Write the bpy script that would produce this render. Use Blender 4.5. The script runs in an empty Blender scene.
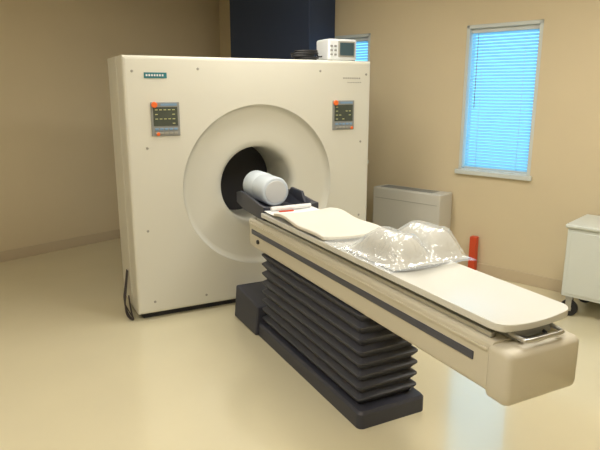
import bpy, bmesh, math, random
from mathutils import Matrix, Vector, noise
random.seed(4)
S = bpy.context.scene
try:
    S.view_settings.view_transform = 'Standard'
except Exception: pass

# ------------------------------------------------------------ frames
F_SC = Matrix.Translation((-1.140, 3.815, 0)) @ Matrix.Rotation(math.radians(26.9), 4, 'Z')
F_RM = Matrix.Translation((-0.971, 7.309, 0)) @ Matrix.Rotation(math.radians(-42.97), 4, 'Z')
# room frame: x runs along the window wall towards the camera, interior is -y

# ------------------------------------------------------------ materials
def mat(name, col, rough=0.5, metal=0.0, bump=0.0, bscale=60, var=0.0, vscale=3, coat=0.0, alpha=1.0, emit=None, estr=0, spec=0.5):
    m = bpy.data.materials.new(name); m.use_nodes = True
    nt = m.node_tree; b = nt.nodes['Principled BSDF']
    b.inputs['Base Color'].default_value = (*col, 1)
    b.inputs['Roughness'].default_value = rough
    b.inputs['Metallic'].default_value = metal
    b.inputs['Coat Weight'].default_value = coat
    b.inputs['Coat Roughness'].default_value = 0.05
    b.inputs['Alpha'].default_value = alpha
    b.inputs['Specular IOR Level'].default_value = spec
    if emit:
        b.inputs['Emission Color'].default_value = (*emit, 1)
        b.inputs['Emission Strength'].default_value = estr
    tc = nt.nodes.new('ShaderNodeTexCoord')
    if var > 0:
        n = nt.nodes.new('ShaderNodeTexNoise'); n.inputs['Scale'].default_value = vscale
        n.inputs['Detail'].default_value = 5
        nt.links.new(tc.outputs['Object'], n.inputs['Vector'])
        mx = nt.nodes.new('ShaderNodeMix'); mx.data_type = 'RGBA'
        mx.inputs[6].default_value = (*[c*(1-var) for c in col], 1)
        mx.inputs[7].default_value = (*[min(1, c*(1+var)) for c in col], 1)
        nt.links.new(n.outputs['Fac'], mx.inputs[0]); nt.links.new(mx.outputs[2], b.inputs['Base Color'])
    if bump > 0:
        n2 = nt.nodes.new('ShaderNodeTexNoise'); n2.inputs['Scale'].default_value = bscale
        n2.inputs['Detail'].default_value = 4
        nt.links.new(tc.outputs['Object'], n2.inputs['Vector'])
        bp = nt.nodes.new('ShaderNodeBump'); bp.inputs['Strength'].default_value = bump
        bp.inputs['Distance'].default_value = 0.01
        nt.links.new(n2.outputs['Fac'], bp.inputs['Height']); nt.links.new(bp.outputs['Normal'], b.inputs['Normal'])
    return m

M_wall = mat('wall_paint', (0.67, 0.57, 0.385), 0.75, bump=0.08, bscale=120, var=0.03)
M_ceil = mat('ceiling_tile', (0.7, 0.66, 0.58), 0.9, bump=0.2, bscale=80)
M_floor = mat('vinyl_floor', (0.75, 0.69, 0.485), 0.18, var=0.05, vscale=2.2, bump=0.008, bscale=4, coat=1.0, spec=0.7)
M_base = mat('baseboard_vinyl', (0.57, 0.47, 0.32), 0.5, var=0.03)
M_trim = mat('window_trim', (0.62, 0.66, 0.64), 0.5, bump=0.03)
M_cream = mat('gantry_cream', (0.71, 0.70, 0.62), 0.42, var=0.02, vscale=2, bump=0.03, bscale=250)
M_ring = mat('gantry_ring_cream', (0.69, 0.68, 0.60), 0.38, var=0.02)
M_cream2 = mat('bed_cream', (0.61, 0.57, 0.46), 0.5, var=0.03, bump=0.04, bscale=150)
M_pallet = mat('pallet_white', (0.68, 0.68, 0.63), 0.35, var=0.02)
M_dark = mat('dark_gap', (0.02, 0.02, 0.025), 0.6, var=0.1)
M_navy = mat('navy_plastic', (0.044, 0.047, 0.066), 0.5, var=0.1, bump=0.05)
M_navyw = mat('navy_paint', (0.030, 0.048, 0.10), 0.6, var=0.1, vscale=1.5)
M_bell = mat('bellows_rubber', (0.047, 0.050, 0.066), 0.48, var=0.15, bump=0.1, bscale=40)
M_black = mat('black_rubber', (0.012, 0.012, 0.014), 0.45, bump=0.03)
M_strip = mat('strip_dark', (0.06, 0.065, 0.09), 0.35, var=0.1)
M_steel = mat('steel', (0.55, 0.55, 0.53), 0.3, metal=0.9, bump=0.02)
M_teal = mat('teal_label', (0.02, 0.18, 0.22), 0.4, var=0.05)
M_white = mat('white_plastic', (0.75, 0.78, 0.80), 0.4, var=0.02)
M_phantom = mat('phantom_white', (0.70, 0.78, 0.86), 0.35, var=0.02)
M_red = mat('red_orange', (0.62, 0.07, 0.02), 0.45, var=0.05)
M_orange = mat('orange_button', (0.9, 0.17, 0.03), 0.4, var=0.05)
M_disp = mat('display_bezel', (0.28, 0.29, 0.28), 0.4, var=0.05)
M_lcd = mat('display_lcd', (0.07, 0.085, 0.07), 0.25, var=0.2, vscale=30)
M_lcdtxt = mat('display_text', (0.50, 0.52, 0.25), 0.5, var=0.1)
M_grey = mat('grey_print', (0.35, 0.34, 0.30), 0.6, var=0.05)
M_bluek = mat('blue_keys', (0.20, 0.33, 0.50), 0.5, var=0.05)
M_heat = mat('heater_metal', (0.60, 0.58, 0.52), 0.5, var=0.03)
M_cart = mat('cart_white', (0.66, 0.70, 0.66), 0.45, var=0.02)
M_pad = mat('pad_fabric', (0.76, 0.74, 0.66), 0.85, bump=0.1, bscale=200, var=0.02)
M_paper = mat('paper', (0.85, 0.86, 0.86), 0.7, var=0.01)
M_foam = mat('foam_cushion', (0.72, 0.71, 0.65), 0.8, bump=0.1, bscale=60, var=0.03)
M_cable = mat('cable', (0.05, 0.04, 0.04), 0.5, bump=0.02)

def plastic():
    m = bpy.data.materials.new('clear_plastic_film'); m.use_nodes = True
    nt = m.node_tree; nt.nodes.clear()
    o = nt.nodes.new('ShaderNodeOutputMaterial')
    tr = nt.nodes.new('ShaderNodeBsdfTransparent'); tr.inputs[0].default_value = (0.98, 0.98, 0.98, 1)
    gl = nt.nodes.new('ShaderNodeBsdfGlossy'); gl.inputs['Roughness'].default_value = 0.2
    gl.inputs[0].default_value = (0.92, 0.96, 1, 1)
    df = nt.nodes.new('ShaderNodeBsdfDiffuse'); df.inputs[0].default_value = (0.80, 0.83, 0.87, 1)
    m1 = nt.nodes.new('ShaderNodeMixShader'); m1.inputs[0].default_value = 0.55
    m2 = nt.nodes.new('ShaderNodeMixShader')
    lw = nt.nodes.new('ShaderNodeLayerWeight'); lw.inputs[0].default_value = 0.3
    mr = nt.nodes.new('ShaderNodeMapRange')
    mr.inputs['To Min'].default_value = 0.2; mr.inputs['To Max'].default_value = 0.65
    tc = nt.nodes.new('ShaderNodeTexCoord')
    n = nt.nodes.new('ShaderNodeTexNoise'); n.inputs['Scale'].default_value = 18; n.inputs['Detail'].default_value = 2
    n.inputs['Distortion'].default_value = 1.0
    bp = nt.nodes.new('ShaderNodeBump'); bp.inputs['Strength'].default_value = 0.65; bp.inputs['Distance'].default_value = 0.02
    L = nt.links.new
    L(tc.outputs['Object'], n.inputs['Vector']); L(n.outputs['Fac'], bp.inputs['Height'])
    L(bp.outputs['Normal'], gl.inputs['Normal']); L(bp.outputs['Normal'], lw.inputs['Normal'])
    L(lw.outputs['Facing'], mr.inputs['Value']); L(mr.outputs[0], m2.inputs[0])
    L(df.outputs[0], m1.inputs[1]); L(gl.outputs[0], m1.inputs[2])
    L(tr.outputs[0], m2.inputs[1]); L(m1.outputs[0], m2.inputs[2]); L(m2.outputs[0], o.inputs[0])
    return m
M_film = plastic()

def blind_mat():
    m = bpy.data.materials.new('blind_slat'); m.use_nodes = True
    nt = m.node_tree; nt.nodes.clear()
    o = nt.nodes.new('ShaderNodeOutputMaterial')
    a = nt.nodes.new('ShaderNodeBsdfDiffuse'); a.inputs[0].default_value = (0.50, 0.72, 0.82, 1)
    b = nt.nodes.new('ShaderNodeBsdfTranslucent'); b.inputs[0].default_value = (0.40, 0.70, 0.85, 1)
    x = nt.nodes.new('ShaderNodeMixShader'); x.inputs[0].default_value = 0.5
    nt.links.new(a.outputs[0], x.inputs[1]); nt.links.new(b.outputs[0], x.inputs[2]); nt.links.new(x.outputs[0], o.inputs[0])
    return m
M_blind = blind_mat()

# ------------------------------------------------------------ helpers
class Asm:
    def __init__(self, name, frame, anchor):
        self.f = frame; self.a = Vector(anchor)
        e = bpy.data.objects.new(name, None); e.empty_display_size = 0.1
        S.collection.objects.link(e); e.matrix_world = frame @ Matrix.Translation(self.a); self.e = e

def finish(name, bm, m, asm=None, frame=None, smooth=False, bevel=0, seg=2, recalc=True):
    if recalc: bmesh.ops.recalc_face_normals(bm, faces=bm.faces)
    off = asm.a if asm else Vector((0, 0, 0))
    if asm: bmesh.ops.translate(bm, verts=bm.verts, vec=-off)
    me = bpy.data.meshes.new(name); bm.to_mesh(me); bm.free()
    ob = bpy.data.objects.new(name, me); S.collection.objects.link(ob)
    me.materials.append(m)
    if smooth:
        for p in me.polygons: p.use_smooth = True
    if bevel > 0:
        md = ob.modifiers.new('b', 'BEVEL'); md.width = bevel; md.segments = seg; md.limit_method = 'ANGLE'
        for p in me.polygons: p.use_smooth = True
        w = ob.modifiers.new('w', 'WEIGHTED_NORMAL')
    if asm: ob.parent = asm.e
    elif frame is not None: ob.matrix_world = frame
    return ob

def addbox(bm, x0, x1, y0, y1, z0, z1):
    vs = [bm.verts.new((x, y, z)) for z in (z0, z1) for y in (y0, y1) for x in (x0, x1)]
    for f in ((0,1,3,2),(4,5,7,6),(0,1,5,4),(2,3,7,6),(0,2,6,4),(1,3,7,5)):
        bm.faces.new([vs[i] for i in f])
    return vs

def box(name, d, m, asm=None, frame=None, bevel=0, seg=2):
    bm = bmesh.new(); addbox(bm, *d)
    return finish(name, bm, m, asm, frame, bevel=bevel, seg=seg)

def boxes(name, ds, m, asm=None, frame=None, bevel=0):
    bm = bmesh.new()
    for d in ds: addbox(bm, *d)
    return finish(name, bm, m, asm, frame, bevel=bevel)

def loft(bm, loops, closed=True, cap0=False, cap1=False):
    V = [[bm.verts.new(p) for p in l] for l in loops]
    n = len(V[0])
    for i in range(len(V)-1):
        for j in range(n if closed else n-1):
            k = (j+1) % n
            bm.faces.new((V[i][j], V[i][k], V[i+1][k], V[i+1][j]))
    if cap0: bm.faces.new(V[0])
    if cap1: bm.faces.new(V[-1])
    return V

def cyl(name, p0, p1, r, m, asm=None, frame=None, n=32, bev=0.0, r2=None):
    p0 = Vector(p0); p1 = Vector(p1); d = (p1-p0); L = d.length; d.normalize()
    q = d.to_track_quat('Z', 'Y'); r2 = r if r2 is None else r2
    prof = [(r-bev, 0), (r-bev*0.3, bev*0.3), (r, bev), (r2, L-bev), (r2-bev*0.3, L-bev*0.3), (r2-bev, L)] if bev > 0 else [(r, 0), (r2, L)]
    loops = [[p0 + q @ Vector((rr*math.cos(2*math.pi*i/n), rr*math.sin(2*math.pi*i/n), h)) for i in range(n)] for rr, h in prof]
    bm = bmesh.new(); loft(bm, loops, cap0=True, cap1=True)
    ob = finish(name, bm, m, asm, frame)
    for p in ob.data.polygons:
        if len(p.vertices) == 4: p.use_smooth = True
    return ob

def tube(name, pts, r, m, asm=None, frame=None):
    cu = bpy.data.curves.new(name, 'CURVE'); cu.dimensions = '3D'; cu.bevel_depth = r; cu.bevel_resolution = 3
    sp = cu.splines.new('NURBS'); sp.points.add(len(pts)-1); sp.use_endpoint_u = True; sp.order_u = 3
    off = asm.a if asm else Vector((0, 0, 0))
    for i, p in enumerate(pts): sp.points[i].co = (*(Vector(p)-off), 1)
    ob = bpy.data.objects.new(name, cu); S.collection.objects.link(ob); cu.materials.append(m)
    if asm: ob.parent = asm.e
    elif frame is not None: ob.matrix_world = frame
    return ob

# ------------------------------------------------------------ room
RX, RY, RH = 7.4, -6.6, 2.75
T = 0.12
box('floor', (-T, RX+T, RY-T, T, -0.1, 0), M_floor, frame=F_RM)
box('ceiling', (-T, RX+T, RY-T, T, RH, RH+0.1), M_ceil, frame=F_RM)
box('wall_back', (-T, 0, RY-T, T, 0, RH), M_wall, frame=F_RM)
box('wall_left', (0, RX, RY-T, RY, 0, RH), M_wall, frame=F_RM)
box('wall_front', (RX, RX+T, RY-T, T, 0, RH), M_wall, frame=F_RM)
WZ0, WZ1 = 0.90, 2.13
W = [(1.64, 2.25), (3.25, 3.89)]
segs = [(0, RX, 0, T, 0, WZ0), (0, RX, 0, T, WZ1, RH), (0, W[0][0], 0, T, WZ0, WZ1), (W[0][1], W[1][0], 0, T, WZ0, WZ1), (W[1][1], RX, 0, T, WZ0, WZ1)]
boxes('wall_right', segs, M_wall, frame=F_RM)
box('baseboard_right', (0.012, RX, -0.012, 0, 0, 0.10), M_base, frame=F_RM, bevel=0.003)
box('baseboard_back', (0, 0.012, RY, -0.0, 0, 0.10), M_base, frame=F_RM, bevel=0.003)

for wi, (a, b) in enumerate(W):
    A = Asm('window_%d' % (wi+1), F_RM, ((a+b)/2, 0.05, WZ0))
    fw = 0.03
    boxes('frame', [(a, a+fw, 0.0, T, WZ0, WZ1), (b-fw, b, 0.0, T, WZ0, WZ1), (a, b, 0.0, T, WZ1-fw, WZ1), (a, b, 0.0, T, WZ0, WZ0+fw)], M_trim, A, bevel=0.003)
    box('sill', (a-0.02, b+0.02, -0.03, 0.0, WZ0-0.02, WZ0+0.02), M_trim, A, bevel=0.005)
    bm = bmesh.new()
    n = 44; z0 = WZ0+0.05; z1 = WZ1-0.075
    for i in range(n):
        z = z0+(z1-z0)*i/(n-1)
        w = 0.0135; an = math.radians(50)
        dy = w*math.cos(an); dz = w*math.sin(an)
        pts = [(-dy, -dz), (0, 0.0022), (dy, dz)]
        r0 = [bm.verts.new((a+fw+0.006, 0.05+p[0], z+p[1])) for p in pts]
        r1 = [bm.verts.new((b-fw-0.006, 0.05+p[0], z+p[1])) for p in pts]
        for k in range(2): bm.faces.new((r0[k], r0[k+1], r1[k+1], r1[k]))
    finish('blind_slats', bm, M_blind, A)
    box('blind_headrail', (a+fw+0.003, b-fw-0.003, 0.03, 0.07, WZ1-0.065, WZ1-fw), M_trim, A, bevel=0.003)
    box('blind_bottom_rail', (a+fw+0.006, b-fw-0.006, 0.038, 0.062, WZ0+0.031, WZ0+0.042), M_trim, A, bevel=0.002)
    for xx in (a+0.14, b-0.14):
        cyl('blind_cord', (xx, 0.036, WZ0+0.04), (xx, 0.036, WZ1-0.06), 0.0012, M_trim, A, n=6)
    cyl('blind_wand', (a+0.10, 0.02, WZ0+0.55), (a+0.10, 0.02, WZ1-0.07), 0.003, M_grey, A, n=8)

boxes('navy_wall_column', [(0.66, 1.82, -0.40, -0.013, 0.0, RH)], M_navyw, frame=F_RM, bevel=0.006)

def ceil_light(x, y, power, col=(1, 0.945, 0.85), i=0):
    A = Asm('ceiling_light', F_RM, (x, y, RH))
    box('housing', (x-0.32, x+0.32, y-0.62, y+0.62, RH-0.04, RH), M_trim, A, bevel=0.004)
    pm = mat('light_diffuser', (0.9, 0.9, 0.85), 0.4, emit=col, estr=power)
    box('diffuser', (x-0.29, x+0.29, y-0.59, y+0.59, RH-0.05, RH-0.038), pm, A)
for (x, y, p) in [(2.9, -1.9, 11.5), (5.0, -1.7, 18), (5.0, -4.4, 18), (2.6, -4.6, 10)]:
    ceil_light(x, y, p)

# ------------------------------------------------------------ scanner gantry
G = Asm('pet_scanner_gantry', F_SC, (0.96, 0.3, 0))
GW, GZ0, GZ1 = 1.905, 0.045, 1.82
CX, CZ, R0 = 0.955, 0.905, 0.592
NA = 128
mx, mz = GW/2, (GZ0+GZ1)/2; hx, hz = GW/2, (GZ1-GZ0)/2
angs = [2*math.pi*i/NA for i in range(NA)]
for sx, sz in ((1,1),(-1,1),(-1,-1),(1,-1)):
    t = math.atan2(mz+sz*hz-CZ, mx+sx*hx-CX) % (2*math.pi)
    k = min(range(NA), key=lambda i: abs(angs[i]-t)); angs[k] = t
def rectpt(t):
    c, s = math.cos(t), math.sin(t)
    ks = []
    if c > 1e-9: ks.append((mx+hx-CX)/c)
    if c < -1e-9: ks.append((mx-hx-CX)/c)
    if s > 1e-9: ks.append((mz+hz-CZ)/s)
    if s < -1e-9: ks.append((mz-hz-CZ)/s)
    k = min(ks); return ((CX+k*c-mx)/hx, (CZ+k*s-mz)/hz)
RP = [rectpt(t) for t in angs]
def rl(inset, y): return [Vector((mx+p[0]*(hx-inset), y, mz+p[1]*(hz-inset))) for p in RP]
def cl(r, y): return [Vector((CX+r*math.cos(t), y, CZ+r*math.sin(t))) for t in angs]
bm = bmesh.new()
loft(bm, [cl(R0, 0.03), cl(R0, 0.004), cl(R0+0.004, 0), rl(0.022, 0), rl(0.010, 0.003), rl(0.003, 0.010), rl(0, 0.022), rl(0, 0.20), rl(0.012, 0.205), rl(0.012, 0.215)])
o = finish('front_cover', bm, M_cream, G)
bm = bmesh.new()
loft(bm, [rl(0.006, 0.213), rl(0.0, 0.219), rl(0.0, 0.55), rl(0.02, 0.57), cl(0.32, 0.57)])
finish('rear_cover', bm, M_cream, G)
bm = bmesh.new()
prof = [(R0, 0.002), (R0-0.004, 0.016), (R0-0.015, 0.038), (R0-0.04, 0.046), (0.40, 0.054), (0.335, 0.058), (0.308, 0.064), (0.290, 0.082), (0.283, 0.11), (0.280, 0.54), (0.30, 0.58), (0.33, 0.57)]
loft(bm, [cl(r, y) for r, y in prof])
finish('bore_ring', bm, M_ring, G, smooth=True)
cyl('bore_darkness_disc', (CX, 0.53, CZ), (CX, 0.565, CZ), 0.283, M_dark, G, n=64)  # added disc, its dark colour stands in for the darkness beyond the bore
boxes('plinth', [(0.04, GW-0.04, 0.05, 0.53, 0.0, GZ0+0.01)], M_dark, G)
bm = bmesh.new()
for x, z in ((0.06, 1.72), (0.5, 1.74), (1.45, 1.74), (1.86, 1.72), (0.13, 1.22), (0.1, 0.65), (0.12, 0.13), (0.5, 0.12), (1.82, 1.2), (1.82, 0.6)):
    lo = [[Vector((x+r*math.cos(a*math.pi/6), y, z+r*math.sin(a*math.pi/6))) for a in range(12)] for r, y in ((0.009, 0.001), (0.009, -0.002), (0.006, -0.004))]
    loft(bm, lo, cap1=True)
finish('cover_screws', bm, M_grey, G)
box('maker_label', (0.135, 0.285, -0.003, 0.001, 1.677, 1.713), M_teal, G)
boxes('label_lettering', [(0.147+i*0.0175, 0.158+i*0.0175, -0.0045, -0.002, 1.689, 1.702) for i in range(7)], M_white, G)
boxes('model_lettering', [(1.65+i*0.02, 1.664+i*0.02, -0.002, 0.001, 1.685, 1.695) for i in range(8)] + [(1.69+i*0.016, 1.701+i*0.016, -0.002, 0.001, 1.655, 1.661) for i in range(8)], M_grey, G)
for nm, px in (('a', 0.262), ('b', 1.655)):
    zc = 1.41
    box('panel_bezel_'+nm, (px-0.097, px+0.097, -0.008, 0.002, zc-0.112, zc+0.112), M_disp, G, bevel=0.004)
    box('panel_screen_'+nm, (px-0.082, px+0.082, -0.010, -0.006, zc-0.045, zc+0.080), M_lcd, G)
    tx = []
    for r in range(4):
        for c in range(5):
            if random.random() < 0.6:
                x = px-0.07+c*0.029; z = zc+0.062-r*0.03
                tx.append((x, x+0.018, -0.0112, -0.0095, z-0.003, z+0.003))
    boxes('panel_text_'+nm, tx, M_lcdtxt, G)
    boxes('panel_buttons_'+nm, [(px-0.075+c*0.032, px-0.051+c*0.032, -0.013, -0.007, zc-0.1, zc-0.085) for c in range(5)], M_grey, G, bevel=0.002)
    boxes('panel_keys_'+nm, [(px-0.075+c*0.032, px-0.051+c*0.032, -0.013, -0.007, zc-0.074, zc-0.059) for c in range(5)], M_bluek, G, bevel=0.002)
    boxes('panel_sticker_'+nm, [(px-0.03, px+0.08, -0.0095, -0.006, zc+0.088, zc+0.103)], M_bluek, G)
    cyl('panel_stop_'+nm, (px-0.073, -0.006, zc+0.095), (px-0.073, -0.022, zc+0.095), 0.020, M_orange, G, n=20, bev=0.004)
    bx = px+0.075 if nm == 'b' else px-0.055
    cyl('panel_stop2_'+nm, (bx, -0.006, zc-0.098), (bx, -0.016, zc-0.098), 0.012, M_orange, G, n=16, bev=0.003)
C = Asm('power_cables', F_SC, (-0.05, 0.3, 0))
for i, (dx, r) in enumerate(((0, 0.006), (0.02, 0.004), (-0.015, 0.005))):
    tube('cable_%d' % i, [(-0.004-r, 0.30+dx, 0.30), (-0.03, 0.28+dx, 0.20-0.02*i), (-0.06, 0.22+dx*2, 0.08), (-0.05+dx, 0.12, 0.008), (-0.03, 0.02+dx, 0.008), (-0.035, 0.10, 0.04), (-0.02, 0.24, 0.12)], r, M_cable, C)

A = Asm('vital_signs_monitor', F_SC, (1.73, 0.25, GZ1))
z = GZ1
box('body', (1.605, 1.865, 0.15, 0.36, z+0.008, z+0.172), M_white, A, bevel=0.018, seg=4)
boxes('feet', [(x, x+0.03, y, y+0.03, z, z+0.012) for x in (1.615, 1.825) for y in (0.16, 0.31)], M_black, A)
box('screen_bezel', (1.69, 1.84, 0.142, 0.152, z+0.035, z+0.155), M_grey, A, bevel=0.004)
box('screen', (1.703, 1.828, 0.138, 0.146, z+0.047, z+0.143), mat('monitor_glass', (0.05, 0.09, 0.11), 0.2, var=0.1), A)
boxes('keys', [(1.62, 1.64, 0.144, 0.152, z+0.045+i*0.032, z+0.06+i*0.032) for i in range(3)] + [(1.655, 1.675, 0.144, 0.152, z+0.045+i*0.032, z+0.06+i*0.032) for i in range(3)], M_disp, A, bevel=0.002)
A = Asm('coiled_black_cable', F_SC, (1.48, 0.2, GZ1))
pts = []
for i in range(60):
    t = i*0.45
    pts.append((1.44+0.10*math.cos(t)+0.02*math.sin(t*0.37), 0.24+0.06*math.sin(t), GZ1+0.012+0.0012*i))
tube('coil', pts, 0.009, M_black, A)
tube('lead', [pts[-1], (1.52, 0.2, GZ1+0.09), (1.56, 0.25, GZ1+0.03), (1.60, 0.25, GZ1+0.04)], 0.006, M_black, A)

# ------------------------------------------------------------ patient bed
B = Asm('patient_table', F_SC, (0.88, -1.1, 0))
def rr(x0, x1, y0, y1, r, z, n=5):
    pts = []
    for cx, cy, a0 in ((x1-r, y1-r, 0), (x0+r, y1-r, 90), (x0+r, y0+r, 180), (x1-r, y0+r, 270)):
        for i in range(n+1):
            a = math.radians(a0+90*i/n); pts.append(Vector((cx+r*math.cos(a), cy+r*math.sin(a), z)))
    return pts
bm = bmesh.new()
loft(bm, [rr(0.665, 1.065, -1.84, -0.25, 0.03, 0.0), rr(0.665, 1.065, -1.84, -0.25, 0.03, 0.075), rr(0.675, 1.055, -1.83, -0.26, 0.025, 0.088)], cap0=True, cap1=True)
finish('base_plate', bm, M_navy, B)
bm = bmesh.new()
vs = [(0.64, -0.20), (1.08, -0.20), (1.08, -0.60), (0.64, -0.60)]
lo = [Vector((x, y, 0.0)) for x, y in vs]; hi = [Vector((x + (0.02 if x < 0.9 else -0.02), y, 0.235 if y > -0.4 else 0.20)) for x, y in vs]
loft(bm, [lo, hi], cap0=True, cap1=True)
finish('motor_block', bm, M_navy, B, bevel=0.012, seg=3)
bm = bmesh.new(); loops = []
n = 8; za, zb = 0.088, 0.585
for i in range(n):
    z = za+(zb-za)*i/n; h = (zb-za)/n
    loops.append(rr(0.712, 1.018, -1.768, -0.635, 0.012, z+0.002, 3))
    loops.append(rr(0.710, 1.020, -1.770, -0.633, 0.012, z+h*0.12, 3))
    loops.append(rr(0.684, 1.046, -1.796, -0.608, 0.02, z+h*0.62, 3))
    loops.append(rr(0.684, 1.046, -1.796, -0.608, 0.02, z+h*0.74, 3))
loft(bm, loops, cap0=True, cap1=True)
finish('bellows', bm, M_bell, B)
X0, X1 = 0.69, 1.028
def sec(y, x0=X0, x1=X1, z0=0.575, z1=0.765, r=0.02, n=4):
    pts = []
    for cx, cz, a0 in ((x1-r, z1-r, 0), (x0+r, z1-r, 90), (x0+r, z0+r, 180), (x1-r, z0+r, 270)):
        for i in range(n+1):
            a = math.radians(a0+90*i/n); pts.append(Vector((cx+r*math.cos(a), y, cz+r*math.sin(a))))
    return pts
bm = bmesh.new()
loft(bm, [sec(-0.40, X0+.01, X1-.01, 0.60, 0.755), sec(-0.41), sec(-2.60)], cap0=True, cap1=True)
finish('beam', bm, M_cream2, B, smooth=False)
bm = bmesh.new()
loft(bm, [sec(-2.590, X0-.002, X1+.002, 0.568, 0.755, 0.018), sec(-2.598, X0-.006, X1+.006, 0.562, 0.757, 0.02), sec(-2.665, X0-.006, X1+.006, 0.560, 0.755, 0.02),
          sec(-2.680, X0-.001, X1+.001, 0.565, 0.750, 0.022), sec(-2.688, X0+.014, X1-.014, 0.578, 0.736, 0.022)], cap0=True, cap1=True)
finish('end_bumper', bm, M_cream2, B, smooth=True)
box('side_groove', (X0-0.004, X0+0.01, -2.52, -0.45, 0.668, 0.700), M_strip, B, bevel=0.003)
box('side_groove_far', (X1-0.01, X1+0.004, -2.52, -0.45, 0.668, 0.700), M_strip, B, bevel=0.003)
box('rail_lip', (X0-0.006, X0+0.03, -2.585, -0.42, 0.728, 0.740), M_cream2, B, bevel=0.003)
cyl('side_knob', (X0+0.002, -0.56, 0.635), (X0-0.012, -0.56, 0.635), 0.014, M_black, B, n=20, bev=0.003)
box('carriage', (0.735, 0.995, -2.53, -0.5, 0.762, 0.80), M_disp, B, bevel=0.004)
boxes('slide_rails', [(0.715, 0.735, -2.57, -0.48, 0.765, 0.785), (0.995, 1.015, -2.57, -0.48, 0.765, 0.785)], M_steel, B, bevel=0.003)
bm = bmesh.new(); top = []; bot = []
PX0, PX1, PY0, PY1 = 0.685, 1.048, -2.63, -0.62
ys = [PY0+0.0, PY0+0.003, PY0+0.009, PY0+0.018, PY0+0.032, PY0+0.045] + [PY0+0.08+(PY1-PY0-0.08)*i/20 for i in range(21)]
NXp = 18; cr = 0.045
for y in ys:
    d = max(0, cr-(y-PY0)); ins = cr-math.sqrt(max(0, cr*cr-d*d))
    rt = []; rb = []
    for i in range(NXp+1):
        u = -1+2*i/NXp; hw = (PX1-PX0)/2-ins; x = (PX0+PX1)/2+u*hw
        dish = 0.020*(abs(x-(PX0+PX1)/2)/0.183)**2
        rt.append(bm.verts.new((x, y, 0.822+dish)))
        rb.append(bm.verts.new((x, y, 0.797+dish*0.8)))
    top.append(rt); bot.append(rb)
for i in range(len(ys)-1):
    for j in range(NXp):
        bm.faces.new((top[i][j], top[i][j+1], top[i+1][j+1], top[i+1][j]))
        bm.faces.new((bot[i][j], bot[i+1][j], bot[i+1][j+1], bot[i][j+1]))
    bm.faces.new((top[i][0], top[i+1][0], bot[i+1][0], bot[i][0]))
    bm.faces.new((top[i][-1], bot[i][-1], bot[i+1][-1], top[i+1][-1]))
for j in range(NXp):
    bm.faces.new((top[0][j], bot[0][j], bot[0][j+1], top[0][j+1]))
    bm.faces.new((top[-1][j], top[-1][j+1], bot[-1][j+1], bot[-1][j]))
finish('pallet', bm, M_pallet, B, bevel=0.004, seg=2)
box('latch_plate', (0.77, 0.96, -2.615, -2.53, 0.762, 0.798), M_disp, B, bevel=0.006)
tube('latch_handle', [(0.77, -2.60, 0.785), (0.77, -2.660, 0.780), (0.785, -2.67, 0.780), (0.865, -2.67, 0.780), (0.945, -2.67, 0.780), (0.96, -2.66, 0.780), (0.96, -2.60, 0.785)], 0.008, M_steel, B)
tube('latch_bar', [(0.80, -2.61, 0.770), (0.80, -2.645, 0.768), (0.92, -2.645, 0.768), (0.92, -2.61, 0.770)], 0.006, M_black, B)

# head holder
H = Asm('head_holder', F_SC, (0.9, -0.35, 0.80))
bm = bmesh.new()
def hsec(y, w, zb, zt, lip):
    c = 0.905
    return [Vector(p) for p in ((c-w, y, zb), (c+w, y, zb), (c+w, y, zt+lip), (c+w-0.02, y, zt+lip), (c+w-0.05, y, zt), (c-w+0.05, y, zt), (c-w+0.02, y, zt+lip), (c-w, y, zt+lip))]
loft(bm, [hsec(0.05, 0.13, 0.79, 0.815, 0.05), hsec(-0.1, 0.16, 0.79, 0.818, 0.08), hsec(-0.22, 0.18, 0.785, 0.818, 0.085), hsec(-0.45, 0.195, 0.785, 0.818, 0.07), hsec(-0.5, 0.20, 0.785, 0.825, 0.055), hsec(-0.56, 0.20, 0.785, 0.862, 0.012), hsec(-0.618, 0.20, 0.785, 0.868, 0.005)], cap0=True, cap1=True)
finish('tray', bm, M_navy, H, bevel=0.004)
bm = bmesh.new()
vs = [(-0.22, 0.86), (-0.50, 0.85), (-0.44, 0.925), (-0.28, 0.93)]
loft(bm, [[Vector((1.060, y, z)) for y, z in vs], [Vector((1.083, y, z)) for y, z in vs]], cap0=True, cap1=True)
finish('side_wing', bm, M_navy, H, bevel=0.006)
boxes('mount', [(0.74, 1.03, -0.66, -0.48, 0.766, 0.786)], M_navy, H, bevel=0.003)

Pm = Asm('cylindrical_phantom', F_SC, (0.90, -0.24, 0.92))
cyl('rear_section', (0.90, -0.02, 0.924), (0.90, -0.19, 0.924), 0.104, M_phantom, Pm, n=64, bev=0.010)
cyl('front_section', (0.90, -0.17, 0.922), (0.90, -0.38, 0.922), 0.101, M_phantom, Pm, n=64, bev=0.014)
cyl('cap', (0.90, -0.378, 0.922), (0.90, -0.384, 0.922), 0.078, M_white, Pm, n=48, bev=0.003)

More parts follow.
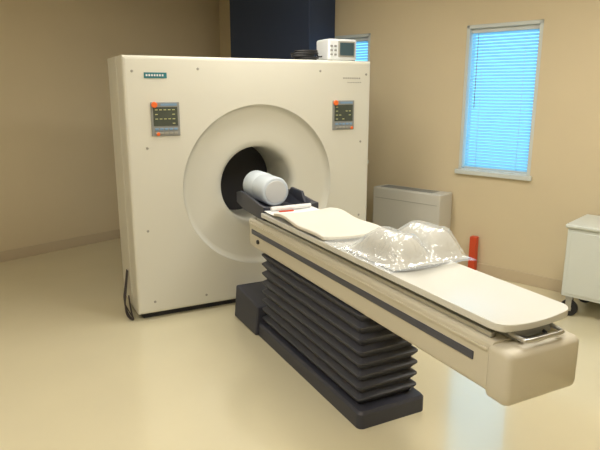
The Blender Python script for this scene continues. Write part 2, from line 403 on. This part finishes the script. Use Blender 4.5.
A = Asm('paper_sheets', F_SC, (0.88, -0.72, 0.845))
bm = bmesh.new()
def sheet(bm, x0, x1, y0, y1, zf, t=0.003, nx=8, ny=8):
    g = []
    for k in (0, 1):
        g.append([[bm.verts.new((x0+(x1-x0)*i/nx, y0+(y1-y0)*j/ny, zf(i/nx, j/ny)+k*t)) for j in range(ny+1)] for i in range(nx+1)])
    for i in range(nx):
        for j in range(ny):
            for k in (0, 1): bm.faces.new((g[k][i][j], g[k][i+1][j], g[k][i+1][j+1], g[k][i][j+1]))
    for i in range(nx):
        for j in (0, ny): bm.faces.new((g[0][i][j], g[0][i+1][j], g[1][i+1][j], g[1][i][j]))
    for j in range(ny):
        for i in (0, nx): bm.faces.new((g[0][i][j], g[0][i][j+1], g[1][i][j+1], g[1][i][j]))
sheet(bm, 0.70, 1.04, -0.79, -0.64, lambda u, v: 0.845+0.006*(2*u-1)**2+0.002*v)
finish('sheet', bm, M_paper, A, smooth=False)
box('red_marker', (0.78, 0.88, -0.70, -0.685, 0.849, 0.858), M_red, A, bevel=0.002)
cyl('white_tube', (0.74, -0.66, 0.868), (1.02, -0.66, 0.868), 0.014, M_paper, A, n=20, bev=0.002)

A = Asm('mattress_pad', F_SC, (0.9, -1.1, 0.85))
bm = bmesh.new()
def padz(u, v):
    x = -1+2*u
    return 0.834+0.014*x*x+0.018*math.exp(-((v-0.75)/0.22)**2)+0.004*math.sin(v*9)
sheet(bm, 0.69, 1.085, -1.42, -0.80, padz, t=0.02, nx=14, ny=30)
finish('pad', bm, M_pad, A, bevel=0.005, seg=2)

# leg rest wrapped in plastic
A = Asm('plastic_wrapped_leg_rest', F_SC, (0.90, -1.75, 0.84))
def hump(x, y):
    def r(c, w, h):
        d = abs(x-c)/w
        return h*math.sqrt(max(0, 1-d*d)) if d < 1 else 0
    h = max(r(0.838, 0.095, 0.115), r(1.030, 0.095, 0.125), 0.03 if 0.74 < x < 1.125 else 0.0)
    ey = min(1, max(0, (y+1.98)/0.06))*min(1, max(0, (-1.62-y)/0.12))
    return h*math.sqrt(ey)
bm = bmesh.new(); g = []
nx, ny = 60, 40
for i in range(nx+1):
    g.append([bm.verts.new((0.72+0.43*i/nx, -1.99+0.42*j/ny, 0.846+hump(0.72+0.43*i/nx, -1.99+0.42*j/ny))) for j in range(ny+1)])
for i in range(nx):
    for j in range(ny): bm.faces.new((g[i][j], g[i+1][j], g[i+1][j+1], g[i][j+1]))
bd = [e for e in bm.edges if e.is_boundary]
r = bmesh.ops.extrude_edge_only(bm, edges=bd)
for v in [v for v in r['geom'] if isinstance(v, bmesh.types.BMVert)]: v.co.z = 0.842
finish('foam', bm, M_foam, A, smooth=True)
bm = bmesh.new(); g = []
nx, ny = 90, 90
FX0, FX1, FY0, FY1 = 0.665, 1.135, -2.05, -1.46
for i in range(nx+1):
    row = []
    for j in range(ny+1):
        x = FX0+(FX1-FX0)*i/nx; y = FY0+(FY1-FY0)*j/ny
        e = 0
        for ox, oy in ((0, 0), (0.012, 0), (-0.012, 0), (0, 0.02), (0, -0.02)): e = max(e, hump(x+ox, y+oy))
        e = 0.5*e+0.5*hump(x, y)
        p = Vector((x*6, y*6, 0))
        w = abs(noise.noise(p+Vector((noise.noise(p*0.7)*2, 0, 0))))*0.035 + abs(noise.noise(p*2.7))*0.009
        edge = min(1, min(i, nx-i, j, ny-j)/8)
        zz = 0.853 + e*1.03 + w*edge*(0.4 if e > 0.03 else 1.0)
        xx = x + 0.02*noise.noise(Vector((y*8, 3, 1)))*(1-edge); yy = y+0.03*noise.noise(Vector((x*9, 7, 2)))*(1-edge)
        row.append(bm.verts.new((xx, yy, zz)))
    g.append(row)
for i in range(nx):
    for j in range(ny): bm.faces.new((g[i][j], g[i+1][j], g[i+1][j+1], g[i][j+1]))
finish('plastic_film', bm, M_film, A, smooth=True)

# ------------------------------------------------------------ heater unit by the wall
A = Asm('wall_heater_unit', F_RM, (2.85, -0.13, 0))
box('cabinet', (2.50, 3.22, -0.235, -0.014, 0.04, 0.705), M_heat, A, bevel=0.014, seg=3)
box('toe_kick', (2.52, 3.20, -0.215, -0.02, 0.0, 0.05), M_dark, A)
boxes('top_grille', [(2.56+i*0.02, 2.57+i*0.02, -0.19, -0.06, 0.704, 0.708) for i in range(28)], M_disp, A)
box('panel_seam', (2.53, 3.19, -0.2375, -0.23, 0.605, 0.609), M_grey, A)

box('red_floor_post', (3.44, 3.50, -0.075, -0.016, 0, 0.345), M_red, frame=F_RM, bevel=0.006)

# ------------------------------------------------------------ cart
A = Asm('equipment_cart', F_RM, (4.7, -0.27, 0))
x0, x1, y0, y1 = 4.38, 5.10, -0.49, -0.06
box('body', (x0, x1, y0, y1, 0.145, 0.65), M_cart, A, bevel=0.008)
box('top', (x0-0.015, x1+0.015, y0-0.015, y1+0.015, 0.65, 0.68), M_cart, A, bevel=0.012, seg=3)
boxes('door_panels', [(x0+0.03, (x0+x1)/2-0.004, y0-0.006, y0+0.002, 0.17, 0.625), ((x0+x1)/2+0.004, x1-0.03, y0-0.006, y0+0.002, 0.17, 0.625)], M_cart, A, bevel=0.003)
boxes('door_pulls', [((x0+x1)/2-0.04, (x0+x1)/2-0.028, y0-0.03, y0-0.005, 0.42, 0.54), ((x0+x1)/2+0.028, (x0+x1)/2+0.04, y0-0.03, y0-0.005, 0.42, 0.54)], M_steel, A, bevel=0.003)
for k, (cx, cy) in enumerate(((x0+0.06, y0+0.02), (x1-0.06, y0+0.02), (x0+0.06, y1-0.05), (x1-0.06, y1-0.05))):
    cyl('caster_wheel_%d' % k, (cx, cy-0.016, 0.060), (cx, cy+0.016, 0.060), 0.060, M_black, A, n=28, bev=0.006)
    cyl('caster_hub_%d' % k, (cx, cy-0.019, 0.060), (cx, cy+0.019, 0.060), 0.022, M_steel, A, n=20)
    boxes('caster_fork_%d' % k, [(cx-0.02, cx+0.02, cy-0.025, cy-0.020, 0.045, 0.14), (cx-0.02, cx+0.02, cy+0.020, cy+0.025, 0.045, 0.14), (cx-0.025, cx+0.025, cy-0.025, cy+0.025, 0.13, 0.147)], M_steel, A)
tube('cable_on_top', [(4.58, -0.14, 0.69), (4.64, -0.2, 0.73), (4.70, -0.16, 0.72), (4.85, -0.2, 0.695)], 0.008, M_black, A)

# ------------------------------------------------------------ world + camera
w = bpy.data.worlds.new('sky'); S.world = w; w.use_nodes = True
bg = w.node_tree.nodes['Background']
bg.inputs[0].default_value = (0.22, 0.66, 1.0, 1); bg.inputs[1].default_value = 2.3

cam = bpy.data.cameras.new('camera'); co = bpy.data.objects.new('camera', cam); S.collection.objects.link(co)
cam.sensor_width = 36; cam.lens = 575/600*36; cam.clip_start = 0.05
co.location = (0, 0, 1.6); co.rotation_euler = (math.radians(90-13.2), 0, 0)
S.camera = co
